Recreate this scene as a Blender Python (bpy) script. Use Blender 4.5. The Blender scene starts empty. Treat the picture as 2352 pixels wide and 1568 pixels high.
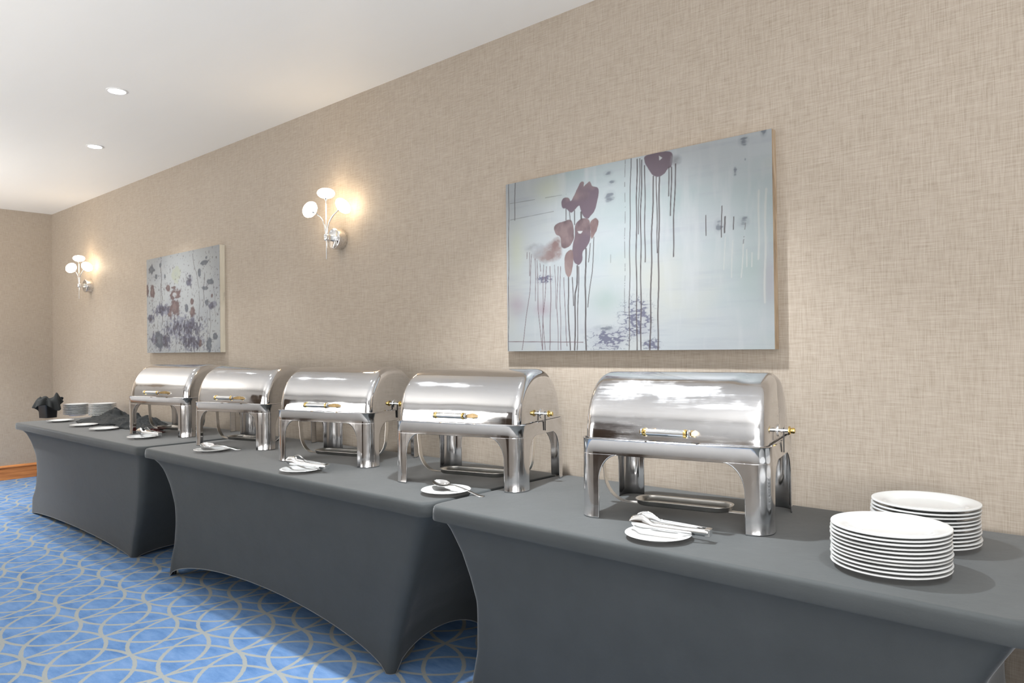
import bpy, bmesh, math, random
import numpy as np
from mathutils import Matrix, Vector, Euler

random.seed(7)
rng = np.random.RandomState(11)
S = bpy.context.scene
COL = S.collection
PI = math.pi

# ------------------------------------------------------------------ camera
def cam_matrix(loc, yaw, pitch, roll):
    f = Vector((-math.sin(yaw) * math.cos(pitch), math.cos(yaw) * math.cos(pitch), math.sin(pitch)))
    r = Vector((math.cos(yaw), math.sin(yaw), 0))
    u = r.cross(f)
    r2 = r * math.cos(roll) + u * math.sin(roll)
    u2 = -r * math.sin(roll) + u * math.cos(roll)
    m = Matrix((r2, u2, -f)).transposed().to_4x4()
    m.translation = loc
    return m

cd = bpy.data.cameras.new('camera')
cd.sensor_width = 36.0
cd.lens = 1664.2 / 2352 * 36.0
cd.clip_start = 0.05
cam = bpy.data.objects.new('camera', cd)
COL.objects.link(cam)
cam.matrix_world = cam_matrix((0, 0, 1.3262), 0.72197, 0.00884, -0.01192)
S.camera = cam

# ------------------------------------------------------------------ world, exposure, large lights
S.view_settings.view_transform = 'Standard'
S.view_settings.look = 'None'
S.view_settings.exposure = -0.1
S.view_settings.gamma = 1.0
S.view_settings.use_curve_mapping = False
S.cycles.use_denoising = True
S.cycles.caustics_reflective = False
S.cycles.caustics_refractive = False
S.cycles.max_bounces = 10
S.cycles.sample_clamp_indirect = 6.0

wd = bpy.data.worlds.new('world')
S.world = wd
wd.use_nodes = True
wd.node_tree.nodes['Background'].inputs[0].default_value = (0.8, 0.88, 1.0, 1)
wd.node_tree.nodes['Background'].inputs[1].default_value = 0.3

def area(name, loc, aim, sx, sy, power, color=(1, 1, 1)):
    l = bpy.data.lights.new(name, 'AREA')
    l.shape = 'RECTANGLE'
    l.size, l.size_y = sx, sy
    l.energy = power
    l.color = color
    o = bpy.data.objects.new(name, l)
    COL.objects.link(o)
    o.location = loc
    d = Vector(aim) - Vector(loc)
    o.rotation_euler = d.to_track_quat('-Z', 'Y').to_euler()
    return o

def downlamp(x, y, power, size=0.045, color=(0.95, 0.98, 1.0), cone=98):
    l = bpy.data.lights.new('downlight_or_fill', 'SPOT')
    l.energy = power
    l.shadow_soft_size = size
    l.spot_size = math.radians(cone)
    l.spot_blend = 0.95
    l.color = color
    o = bpy.data.objects.new('downlight_or_fill', l)
    COL.objects.link(o)
    o.location = (x, y, CEIL - 0.03)
    return o

CEIL = 2.8556
FLOOR_X0, FLOOR_X1, FLOOR_Y0, WALL_Y = -9.066, 3.2, -2.0, 2.644
# added fill: panel behind the camera, and panels aimed up at the ceiling
area('front_fill_light', (-1.6, -1.9, 1.75), (-1.6, 2.6, 1.35), 6.0, 1.5, 3, (0.94, 0.97, 1.0))
area('bounce_light', (0.9, -1.0, 1.3), (0.3, 0.1, 2.85), 2.2, 1.6, 146, (1.0, 0.985, 0.96))
area('bounce_light', (-4.0, -1.0, 1.3), (-4.2, 0.3, 2.85), 2.6, 1.6, 60, (1.0, 0.97, 0.93))
area('bounce_light', (-7.4, -0.4, 1.6), (-8.0, 0.3, 2.85), 1.5, 1.2, 88, (1.0, 0.95, 0.88))
DOWN = [(-7.5, 1.75), (-5.85, 1.99), (-4.51, 1.65), (-3.2, 1.52), (-1.74, 1.83), (-1.25, 0.65), (0.12, 1.3), (-3.6, 0.2), (-6.2, 0.2), (-8.1, 1.0), (-8.1, 0.0),  # seen fixtures, some read off shadows; the others are added unseen fill spots
        (-7.2, -1.0), (-5.4, -1.0), (-3.6, -1.0), (-1.8, -1.0), (0.0, -1.0), (1.8, -1.0)]  # unseen row added to brighten the front wall that the steel reflects
DPOW = [100, 150, 110, 50, 500, 50, 165, 5, 5, 330, 200, 16, 16, 16, 16, 16, 16]
for (x, y), w in zip(DOWN, DPOW):
    downlamp(x, y, w, cone=102 if w > 400 else 98)
# ------------------------------------------------------------------ helpers
def tag(o, label=None, cat=None, group=None, kind=None):
    if label: o['label'] = label
    if cat: o['category'] = cat
    if group: o['group'] = group
    if kind: o['kind'] = kind
    return o

def empty(name, loc=(0, 0, 0), rz=0.0, label=None, cat=None, group=None):
    o = bpy.data.objects.new(name, None)
    COL.objects.link(o)
    o.empty_display_size = 0.05
    o.location = loc
    o.rotation_euler = (0, 0, rz)
    return tag(o, label, cat, group)

class MB:
    """collects vertices and faces of one mesh"""
    def __init__(s):
        s.v, s.f = [], []
    def grid(s, P, cu=False, cv=False, flip=False):
        nu, nv = len(P), len(P[0]); b = len(s.v)
        for r in P: s.v += [tuple(map(float, q)) for q in r]
        for i in range(nu if cu else nu - 1):
            for j in range(nv if cv else nv - 1):
                a, c = b + i * nv + j, b + i * nv + (j + 1) % nv
                d, e = b + ((i + 1) % nu) * nv + (j + 1) % nv, b + ((i + 1) % nu) * nv + j
                s.f.append((a, e, d, c) if flip else (a, c, d, e))
        return b
    def poly(s, pts, flip=False):
        b = len(s.v); s.v += [tuple(map(float, q)) for q in pts]
        f = list(range(b, b + len(pts)))
        s.f.append(tuple(reversed(f)) if flip else tuple(f))
    def loft(s, rings, cap0=False, cap1=False):
        s.grid(rings, cv=True)
        if cap0: s.poly(rings[0], True)
        if cap1: s.poly(rings[-1])
    def lathe(s, prof, n=32, ax='z', org=(0, 0, 0)):
        rings = []
        for (r, z) in prof:
            row = []
            for k in range(n):
                t = 2 * PI * k / n
                x, y = r * math.cos(t), r * math.sin(t)
                p = (x, y, z) if ax == 'z' else ((z, x, y) if ax == 'x' else (y, z, x))
                row.append((p[0] + org[0], p[1] + org[1], p[2] + org[2]))
            rings.append(row)
        s.grid(rings, cv=True)
        if prof[0][0] > 1e-4: s.poly(rings[0], True)
        if prof[-1][0] > 1e-4: s.poly(rings[-1])
    def tube(s, pts, rad, n=10, cap=True):
        pts = [Vector(p) for p in pts]
        R = rad if hasattr(rad, '__len__') else [rad] * len(pts)
        rings, ref = [], None
        for i, p in enumerate(pts):
            t = (pts[min(i + 1, len(pts) - 1)] - pts[max(i - 1, 0)]).normalized()
            if ref is None:
                ref = Vector((0, 0, 1)) if abs(t.z) < 0.9 else Vector((1, 0, 0))
            a = (ref - t * ref.dot(t)).normalized(); b = t.cross(a); ref = a
            rings.append([p + (a * math.cos(2 * PI * k / n) + b * math.sin(2 * PI * k / n)) * R[i] for k in range(n)])
        s.loft(rings, cap, cap)
    def strap(s, pts, width, wdir=(0, 1, 0), th=0.0025):
        """flat band of width along wdir following pts"""
        w = Vector(wdir) * (width / 2); rings = []
        pts = [Vector(p) for p in pts]
        for i, p in enumerate(pts):
            t = (pts[min(i + 1, len(pts) - 1)] - pts[max(i - 1, 0)]).normalized()
            n = t.cross(Vector(wdir)).normalized() * (th / 2)
            rings.append([p - w - n, p + w - n, p + w + n, p - w + n])
        s.loft(rings, True, True)
    def box(s, x0, y0, z0, x1, y1, z1):
        b = len(s.v)
        s.v += [(x0, y0, z0), (x1, y0, z0), (x1, y1, z0), (x0, y1, z0), (x0, y0, z1), (x1, y0, z1), (x1, y1, z1), (x0, y1, z1)]
        for f in ((3, 2, 1, 0), (4, 5, 6, 7), (0, 1, 5, 4), (1, 2, 6, 5), (2, 3, 7, 6), (3, 0, 4, 7)):
            s.f.append(tuple(b + i for i in f))
    def build(s, name, mat, parent=None, smooth=True, angle=40, label=None):
        me = bpy.data.meshes.new(name)
        me.from_pydata(s.v, [], s.f)
        bm = bmesh.new(); bm.from_mesh(me)
        bmesh.ops.remove_doubles(bm, verts=bm.verts, dist=1e-6)
        bmesh.ops.recalc_face_normals(bm, faces=bm.faces)
        bm.to_mesh(me); bm.free()
        if smooth:
            me.shade_smooth() if hasattr(me, 'shade_smooth') else None
            me.set_sharp_from_angle(angle=math.radians(angle))
        me.materials.append(mat)
        o = bpy.data.objects.new(name, me)
        COL.objects.link(o)
        if parent: o.parent = parent
        if label: o['label'] = label
        return o

def copy_tree(o, parent=None):
    c = o.copy(); COL.objects.link(c)
    if parent: c.parent = parent
    for ch in list(o.children): copy_tree(ch, c)
    return c

def bevel(o, w, seg=2):
    m = o.modifiers.new('bevel', 'BEVEL'); m.width = w; m.segments = seg; m.limit_method = 'ANGLE'; m.angle_limit = math.radians(35)
    return o

def solid(o, th, off=0.0):
    m = o.modifiers.new('solidify', 'SOLIDIFY'); m.thickness = th; m.offset = off
    return o

def rrect(w, d, r, n=6, z=0.0, k=1):
    """rounded rectangle outline, counter clockwise; k extra points per side"""
    pts = []
    cs = ((w / 2 - r, -d / 2 + r, -90), (w / 2 - r, d / 2 - r, 0), (-w / 2 + r, d / 2 - r, 90), (-w / 2 + r, -d / 2 + r, 180))
    for cx, cy, a0 in cs:
        for i in range(n + 1):
            a = math.radians(a0 + 90 * i / n)
            pts.append((cx + r * math.cos(a), cy + r * math.sin(a), z))
    return pts

# ------------------------------------------------------------------ materials
def mat(name):
    m = bpy.data.materials.new(name); m.use_nodes = True
    nt = m.node_tree; b = nt.nodes['Principled BSDF']
    return m, nt, b
def N(nt, t, **kw):
    n = nt.nodes.new(t)
    for k, v in kw.items(): setattr(n, k, v)
    return n
def link(nt, a, b): nt.links.new(a, b)
def math_n(nt, op, a, b=None, c=None, clamp=False):
    n = N(nt, 'ShaderNodeMath', operation=op, use_clamp=clamp)
    for i, x in enumerate((a, b, c)):
        if x is None: continue
        if isinstance(x, (int, float)): n.inputs[i].default_value = x
        else: link(nt, x, n.inputs[i])
    return n.outputs[0]
def noise(nt, vec, scale, detail=4, rough=0.6):
    n = N(nt, 'ShaderNodeTexNoise'); n.inputs['Scale'].default_value = scale
    n.inputs['Detail'].default_value = detail; n.inputs['Roughness'].default_value = rough
    if vec is not None: link(nt, vec, n.inputs['Vector'])
    return n.outputs['Fac']
def scaled(nt, vec, s):
    n = N(nt, 'ShaderNodeVectorMath', operation='MULTIPLY'); link(nt, vec, n.inputs[0]); n.inputs[1].default_value = s
    return n.outputs[0]
def ramp(nt, fac, stops):
    r = N(nt, 'ShaderNodeValToRGB'); e = r.color_ramp.elements
    while len(e) < len(stops): e.new(0.5)
    for q, (p, c) in zip(e, stops): q.position = p; q.color = (*c, 1)
    link(nt, fac, r.inputs[0]); return r.outputs[0]
def mix(nt, fac, a, b):
    m = N(nt, 'ShaderNodeMix', data_type='RGBA')
    if isinstance(fac, (int, float)): m.inputs[0].default_value = fac
    else: link(nt, fac, m.inputs[0])
    for i, x in ((6, a), (7, b)):
        if isinstance(x, tuple): m.inputs[i].default_value = (*x, 1)
        else: link(nt, x, m.inputs[i])
    return m.outputs[2]
def bump(nt, b, h, strength, dist=0.01):
    n = N(nt, 'ShaderNodeBump'); n.inputs['Strength'].default_value = strength; n.inputs['Distance'].default_value = dist
    link(nt, h, n.inputs['Height']); link(nt, n.outputs[0], b.inputs['Normal'])
def coord(nt, which='Object'):
    return N(nt, 'ShaderNodeTexCoord').outputs[which]
def plain(name, col, rough=0.5, metal=0.0, **kw):
    m, nt, b = mat(name)
    b.inputs['Base Color'].default_value = (*col, 1); b.inputs['Roughness'].default_value = rough; b.inputs['Metallic'].default_value = metal
    v = noise(nt, coord(nt), kw.get('ns', 30))
    c = mix(nt, v, tuple(x * kw.get('lo', 0.93) for x in col), tuple(min(1, x * 1.05) for x in col))
    link(nt, c, b.inputs['Base Color'])
    return m

def wallpaper(name, swap=False):
    m, nt, b = mat(name)
    co = coord(nt)
    if swap:
        sx = N(nt, 'ShaderNodeSeparateXYZ'); link(nt, co, sx.inputs[0]); cx = N(nt, 'ShaderNodeCombineXYZ')
        link(nt, sx.outputs[1], cx.inputs[0]); link(nt, sx.outputs[0], cx.inputs[1]); link(nt, sx.outputs[2], cx.inputs[2]); co = cx.outputs[0]
    h = noise(nt, scaled(nt, co, (16, 16, 420)), 1.0, 2, 0.6)
    v = noise(nt, scaled(nt, co, (420, 16, 16)), 1.0, 2, 0.6)
    big = noise(nt, scaled(nt, co, (1.2, 1, 1.2)), 1.0, 2)
    hv = math_n(nt, 'MULTIPLY', math_n(nt, 'ADD', h, v), 0.5)
    f = math_n(nt, 'MULTIPLY_ADD', big, 0.10, math_n(nt, 'SUBTRACT', hv, 0.05))
    c = ramp(nt, f, ((0.30, (0.262, 0.217, 0.170)), (0.46, (0.350, 0.297, 0.241)), (0.64, (0.420, 0.364, 0.308))))
    link(nt, c, b.inputs['Base Color']); b.inputs['Roughness'].default_value = 0.62
    bump(nt, b, hv, 0.12, 0.002)
    return m
M = {}
M['wall'] = wallpaper('woven_wallpaper'); M['wall_swap'] = wallpaper('woven_wallpaper_side', True)

def ceiling_mat():
    m, nt, b = mat('ceiling_paint')
    f = noise(nt, scaled(nt, coord(nt), (1, 4, 1)), 0.8, 3)
    link(nt, mix(nt, f, (0.86, 0.855, 0.84), (0.90, 0.895, 0.88)), b.inputs['Base Color'])
    b.inputs['Roughness'].default_value = 0.55
    return m
M['ceiling'] = ceiling_mat()

def carpet_mat():
    m, nt, b = mat('patterned_carpet')
    co = coord(nt)
    sx = N(nt, 'ShaderNodeSeparateXYZ'); link(nt, co, sx.inputs[0])
    wob = noise(nt, co, 60, 2)
    def cell(o, off):
        q = math_n(nt, 'DIVIDE', math_n(nt, 'SUBTRACT', o, off), 0.3235)
        q = math_n(nt, 'MULTIPLY_ADD', math_n(nt, 'SUBTRACT', wob, 0.5), 0.02, q)
        return math_n(nt, 'FRACT', q)
    u, v = cell(sx.outputs[0], -3.696), cell(sx.outputs[1], 1.278)
    best = None
    for cx, cy in ((1.087, 1.087), (-0.087, -0.087), (1.087, -0.087), (-0.087, 1.087)):
        a = math_n(nt, 'SUBTRACT', u, cx); c = math_n(nt, 'SUBTRACT', v, cy)
        d = math_n(nt, 'SQRT', math_n(nt, 'ADD', math_n(nt, 'MULTIPLY', a, a), math_n(nt, 'MULTIPLY', c, c)))
        d = math_n(nt, 'ABSOLUTE', math_n(nt, 'SUBTRACT', d, 1.0915))
        best = d if best is None else math_n(nt, 'MINIMUM', best, d)
    mr = N(nt, 'ShaderNodeMapRange'); mr.interpolation_type = 'SMOOTHSTEP'
    mr.inputs['From Min'].default_value = 0.022; mr.inputs['From Max'].default_value = 0.034
    mr.inputs['To Min'].default_value = 0.88; mr.inputs['To Max'].default_value = 0.0
    link(nt, best, mr.inputs['Value'])
    fine = noise(nt, co, 420, 3, 0.7)
    blot = noise(nt, scaled(nt, co, (5, 14, 1)), 1.0, 5, 0.65)
    blue = ramp(nt, blot, ((0.30, (0.076, 0.160, 0.335)), (0.5, (0.122, 0.225, 0.42)), (0.72, (0.175, 0.28, 0.48))))
    tan = mix(nt, fine, (0.24, 0.25, 0.225), (0.38, 0.385, 0.345))
    c = mix(nt, mr.outputs[0], blue, tan)
    c2 = N(nt, 'ShaderNodeMix', data_type='RGBA', blend_type='MULTIPLY'); c2.inputs[0].default_value = 0.6
    link(nt, c, c2.inputs[6]); link(nt, ramp(nt, fine, ((0.25, (0.6, 0.6, 0.6)), (0.7, (1.15, 1.15, 1.15)))), c2.inputs[7])
    link(nt, c2.outputs[2], b.inputs['Base Color'])
    b.inputs['Roughness'].default_value = 0.95; b.inputs['Specular IOR Level'].default_value = 0.1
    bump(nt, b, fine, 0.5, 0.004)
    return m
M['carpet'] = carpet_mat()

def wood_mat():
    m, nt, b = mat('oiled_wood')
    f = noise(nt, scaled(nt, coord(nt), (3, 3, 45)), 1.0, 5, 0.6)
    link(nt, ramp(nt, f, ((0.3, (0.30, 0.105, 0.034)), (0.6, (0.56, 0.23, 0.075)), (0.8, (0.68, 0.31, 0.11)))), b.inputs['Base Color'])
    b.inputs['Roughness'].default_value = 0.35
    return m
M['wood'] = wood_mat()

def steel(name, col=(0.80, 0.80, 0.81), r0=0.06, r1=0.26, wob=0.05, stretch=(3, 40, 40), metal=1.0, wscale=6, fine=0.0):
    m, nt, b = mat(name); co = coord(nt)
    f = noise(nt, scaled(nt, co, stretch), 1.0, 6, 0.72)
    g = noise(nt, co, 9, 4)
    fg = math_n(nt, 'MULTIPLY', f, g)
    mr = N(nt, 'ShaderNodeMapRange'); mr.inputs['From Min'].default_value = 0.20; mr.inputs['From Max'].default_value = 0.46
    mr.inputs['To Min'].default_value = r0; mr.inputs['To Max'].default_value = r1; link(nt, fg, mr.inputs['Value'])
    link(nt, mr.outputs[0], b.inputs['Roughness'])
    link(nt, mix(nt, f, tuple(x * 0.88 for x in col), col), b.inputs['Base Color'])
    b.inputs['Metallic'].default_value = metal
    w = noise(nt, co, wscale, 2, 0.4)
    if fine:
        sw = noise(nt, co, 5, 3); cv = N(nt, 'ShaderNodeVectorMath', operation='ADD'); link(nt, co, cv.inputs[0])
        cs = N(nt, 'ShaderNodeCombineXYZ'); link(nt, math_n(nt, 'MULTIPLY', sw, 0.12), cs.inputs[1]); link(nt, math_n(nt, 'MULTIPLY', sw, -0.1), cs.inputs[2]); link(nt, cs.outputs[0], cv.inputs[1])
        sc = noise(nt, scaled(nt, cv.outputs[0], (22, 260, 260)), 1.0, 4, 0.7)
        w = math_n(nt, 'MULTIPLY_ADD', math_n(nt, 'MULTIPLY', sc, g), fine, w)
    bump(nt, b, w, wob, 0.02)
    return m
M['lid'] = steel('polished_lid_steel', (0.72, 0.72, 0.73), 0.04, 0.20, 0.08, (4, 60, 60), fine=0.02)
M['lid_worn'] = steel('scratched_lid_steel', (0.72, 0.72, 0.735), 0.07, 0.40, 0.10, (5, 70, 70), fine=0.07)
M['steel'] = steel('polished_frame_steel', (0.74, 0.74, 0.755), 0.08, 0.24, 0.03, (30, 30, 3))
M['tray'] = steel('worn_tray_steel', (0.90, 0.87, 0.83), 0.3, 0.45, 0.03, (30, 30, 30))
M['chrome'] = steel('chrome', (0.85, 0.86, 0.87), 0.04, 0.10, 0.0, (20, 20, 20))
M['cutlery'] = steel('cutlery_steel', (0.88, 0.88, 0.88), 0.08, 0.2, 0.0, (30, 30, 30))
M['satin'] = steel('satin_nickel', (0.72, 0.70, 0.68), 0.25, 0.35, 0.0, (30, 30, 30))
M['brass'] = steel('brass', (0.86, 0.62, 0.22), 0.10, 0.22, 0.0, (30, 30, 30))
M['bronze'] = steel('dull_bronze', (0.24, 0.165, 0.075), 0.35, 0.5, 0.0, (30, 30, 30))
M['reflection_trim'] = plain('tan_reflection_trim', (0.52, 0.475, 0.43), 0.45)
M['reflection_panel'] = plain('dark_reflection_panel', (0.07, 0.045, 0.03), 0.35)
M['dark_metal'] = plain('dark_metal', (0.05, 0.05, 0.052), 0.35, 0.8)
def ceramic():
    m, nt, b = mat('white_ceramic')
    link(nt, mix(nt, noise(nt, coord(nt), 12), (0.50, 0.51, 0.51), (0.54, 0.545, 0.545)), b.inputs['Base Color'])
    b.inputs['Roughness'].default_value = 0.12; b.inputs['Coat Weight'].default_value = 0.3; b.inputs['Coat Roughness'].default_value = 0.05
    return m
M['ceramic'] = ceramic()
def fabric(name, lo, hi, sheen, sr=0.4, weave=900, wr=0.35, tint=(0.8, 0.88, 0.92)):
    m, nt, b = mat(name); co = coord(nt)
    f = noise(nt, co, weave, 2, 0.8); g = noise(nt, co, 7, 5, 0.62); k = noise(nt, scaled(nt, co, (18, 18, 40)), 1.0, 4, 0.6)
    c = mix(nt, math_n(nt, 'MULTIPLY_ADD', f, 0.45, math_n(nt, 'MULTIPLY', g, 0.55)), lo, hi)
    link(nt, c, b.inputs['Base Color']); b.inputs['Roughness'].default_value = 0.7; b.inputs['Specular IOR Level'].default_value = 0.2
    b.inputs['Sheen Weight'].default_value = sheen; b.inputs['Sheen Roughness'].default_value = sr; b.inputs['Sheen Tint'].default_value = (*tint, 1)
    h = math_n(nt, 'MULTIPLY_ADD', f, 0.12, math_n(nt, 'MULTIPLY', k, wr))
    bump(nt, b, h, 0.35, 0.006)
    return m
M['spandex'] = fabric('stretch_fabric', (0.033, 0.037, 0.038), (0.062, 0.068, 0.071), 0.42, 0.3, tint=(1.0, 1.0, 1.0))
M['napkin'] = fabric('black_linen', (0.011, 0.0125, 0.013), (0.020, 0.022, 0.023), 0.08, 0.45, 500, 0.2)
M['redcloth'] = fabric('dark_red_linen', (0.10, 0.018, 0.016), (0.17, 0.035, 0.03), 0.3)
M['binplastic'] = plain('black_plastic', (0.016, 0.016, 0.018), 0.35)
M['plaster'] = plain('pale_plaster', (0.66, 0.66, 0.66), 0.7)
M['reflection_floor'] = plain('pale_reflection_floor', (0.40, 0.395, 0.39), 0.45)
M['trim'] = plain('white_trim', (0.82, 0.82, 0.82), 0.4)
def emit(name, col, st):
    m, nt, b = mat(name)
    b.inputs['Base Color'].default_value = (*col, 1); b.inputs['Emission Color'].default_value = (*col, 1); b.inputs['Emission Strength'].default_value = st
    f = noise(nt, coord(nt), 20)
    link(nt, mix(nt, f, tuple(x * 0.97 for x in col), col), b.inputs['Emission Color'])
    return m
M['globe'] = emit('lit_opal_glass', (1.0, 0.80, 0.55), 16.0)
M['lens'] = emit('lit_lamp_lens', (0.95, 0.97, 1.0), 30.0)
def canvas_mat():
    m, nt, b = mat('printed_canvas')
    a = N(nt, 'ShaderNodeVertexColor'); a.layer_name = 'print'
    w = noise(nt, coord(nt), 700, 2)
    c2 = N(nt, 'ShaderNodeMix', data_type='RGBA', blend_type='MULTIPLY'); c2.inputs[0].default_value = 0.12
    link(nt, a.outputs[0], c2.inputs[6]); link(nt, ramp(nt, w, ((0.3, (0.7, 0.7, 0.7)), (0.7, (1, 1, 1)))), c2.inputs[7])
    hs = N(nt, 'ShaderNodeHueSaturation'); hs.inputs['Value'].default_value = 0.35; link(nt, c2.outputs[2], hs.inputs['Color'])
    link(nt, hs.outputs[0], b.inputs['Base Color']); b.inputs['Roughness'].default_value = 0.55
    bump(nt, b, w, 0.08, 0.001)
    return m
M['print'] = canvas_mat()
def edge_mat(name, stops, sc):
    m, nt, b = mat(name)
    link(nt, ramp(nt, noise(nt, scaled(nt, coord(nt), sc), 1.0, 4), stops), b.inputs['Base Color']); b.inputs['Roughness'].default_value = 0.6
    return m
M['edge_a'] = edge_mat('canvas_edge_wood_tones', ((0.3, (0.22, 0.15, 0.10)), (0.5, (0.48, 0.37, 0.26)), (0.65, (0.60, 0.52, 0.42))), (30, 30, 5))
M['edge_b'] = edge_mat('canvas_edge_cream', ((0.25, (0.30, 0.27, 0.26)), (0.36, (0.66, 0.62, 0.52)), (0.7, (0.76, 0.72, 0.62))), (12, 12, 5))
# ------------------------------------------------------------------ room shell
def slab(name, x0, y0, z0, x1, y1, z1, m):
    mb = MB(); mb.box(x0, y0, z0, x1, y1, z1)
    return tag(mb.build(name, m, smooth=False), kind='structure')
X0, X1, Y0, Y1 = FLOOR_X0, FLOOR_X1, FLOOR_Y0, WALL_Y
slab('floor', X0 - .1, Y0 - .1, -.1, X1 + .1, Y1 + .1, 0, M['carpet'])
slab('floor', X0, Y0, 0.0005, X1, 0.78, .004, M['reflection_floor'])   # unseen pale floor added so the steel reflects less blue
slab('ceiling', X0 - .1, Y0 - .1, CEIL, X1 + .1, Y1 + .1, CEIL + .1, M['ceiling'])
slab('wall_back', X0 - .1, Y1, 0, X1 + .1, Y1 + .1, CEIL, M['wall'])
slab('wall_left', X0 - .1, Y0, 0, X0, Y1, CEIL, M['wall_swap'])
slab('wall_right', X1, Y0, 0, X1 + .1, Y1, CEIL, M['plaster'])
slab('wall_front', X0 - .1, Y0 - .1, 0, X1 + .1, Y0, CEIL, M['plaster'])

tag_w = slab('trim_1', X0, Y0, .0045, X1, Y0 + .03, .95, M['reflection_trim'])  # unseen trim added for the steel to reflect
slab('reflection_panel_1', -2.9, Y0 + .031, .0045, -1.9, Y0 + .07, 2.1, M['reflection_panel'])  # unseen dark panels added to streak the lid reflections
slab('reflection_panel_2', -6.6, Y0 + .031, .0045, -5.6, Y0 + .07, 2.1, M['reflection_panel'])
def baseboard(name, horizontal):
    # profile (out from the wall, height): board with a rounded cap moulding
    prof = [(0, 0), (.016, 0), (.016, .112), (.012, .118), (.020, .123), (.023, .132), (.019, .142), (.010, .148), (0, .15)]
    mb = MB(); rings = []
    ends = ((X0, X1) if horizontal else (Y0, Y1))
    for e in ends:
        rings.append([((e, Y1 - d, z) if horizontal else (X0 + d, e, z)) for d, z in prof])
    mb.grid(rings)
    return tag(mb.build(name, M['wood'], angle=30), kind='structure')
baseboard('baseboard_left', False)
baseboard('baseboard_back', True)

# ------------------------------------------------------------------ recessed ceiling lights
def downlight(x, y, label):
    t = empty('ceiling_downlight', (x, y, CEIL), 0, label, 'light', 'recessed ceiling lights')
    mb = MB(); mb.lathe([(.046, -.001), (.047, -.005), (.052, -.006), (.057, -.004), (.058, -.0005)], 32)
    mb.build('trim_ring', M['trim'], t)
    mb = MB(); mb.lathe([(.0001, -.005), (.03, -.005), (.0465, -.002)], 32)
    mb.build('lens', M['lens'], t)
    return t
downlight(-4.51, 1.654, 'round recessed ceiling light, the nearer of the two lit ones')
downlight(-5.845, 1.988, 'round recessed ceiling light, the farther of the two lit ones')

# ------------------------------------------------------------------ stretch-covered tables
def prof_interp(tab):
    z = np.array([a for a, b in tab]); d = np.array([b for a, b in tab]); i = np.argsort(z)
    return lambda q: float(np.interp(q, z[i], d[i]))
LE = prof_interp([(.71, 0), (.699, .05), (.643, .14), (.558, .195), (.451, .225), (.336, .21), (.216, .165), (.11, .10), (.0, .05)])
LE3 = prof_interp([(.71, 0), (.675, .03), (.598, .075), (.51, .108), (.427, .13), (.366, .127), (.238, .115), (.107, .075), (0, .05)])
LE1 = prof_interp([(.71, 0), (.686, .12), (.611, .23), (.505, .30), (.353, .26), (.223, .17), (.135, .06), (0, .0)])
RE = prof_interp([(.71, 0), (.632, .06), (.52, .115), (.368, .18), (.25, .235), (.129, .285), (0, .32)])
RE1 = prof_interp([(.71, 0), (.67, .03), (.556, .08), (.414, .14), (.265, .22), (.135, .31), (0, .38)])
TZ, BZ = .76, .706

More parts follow.
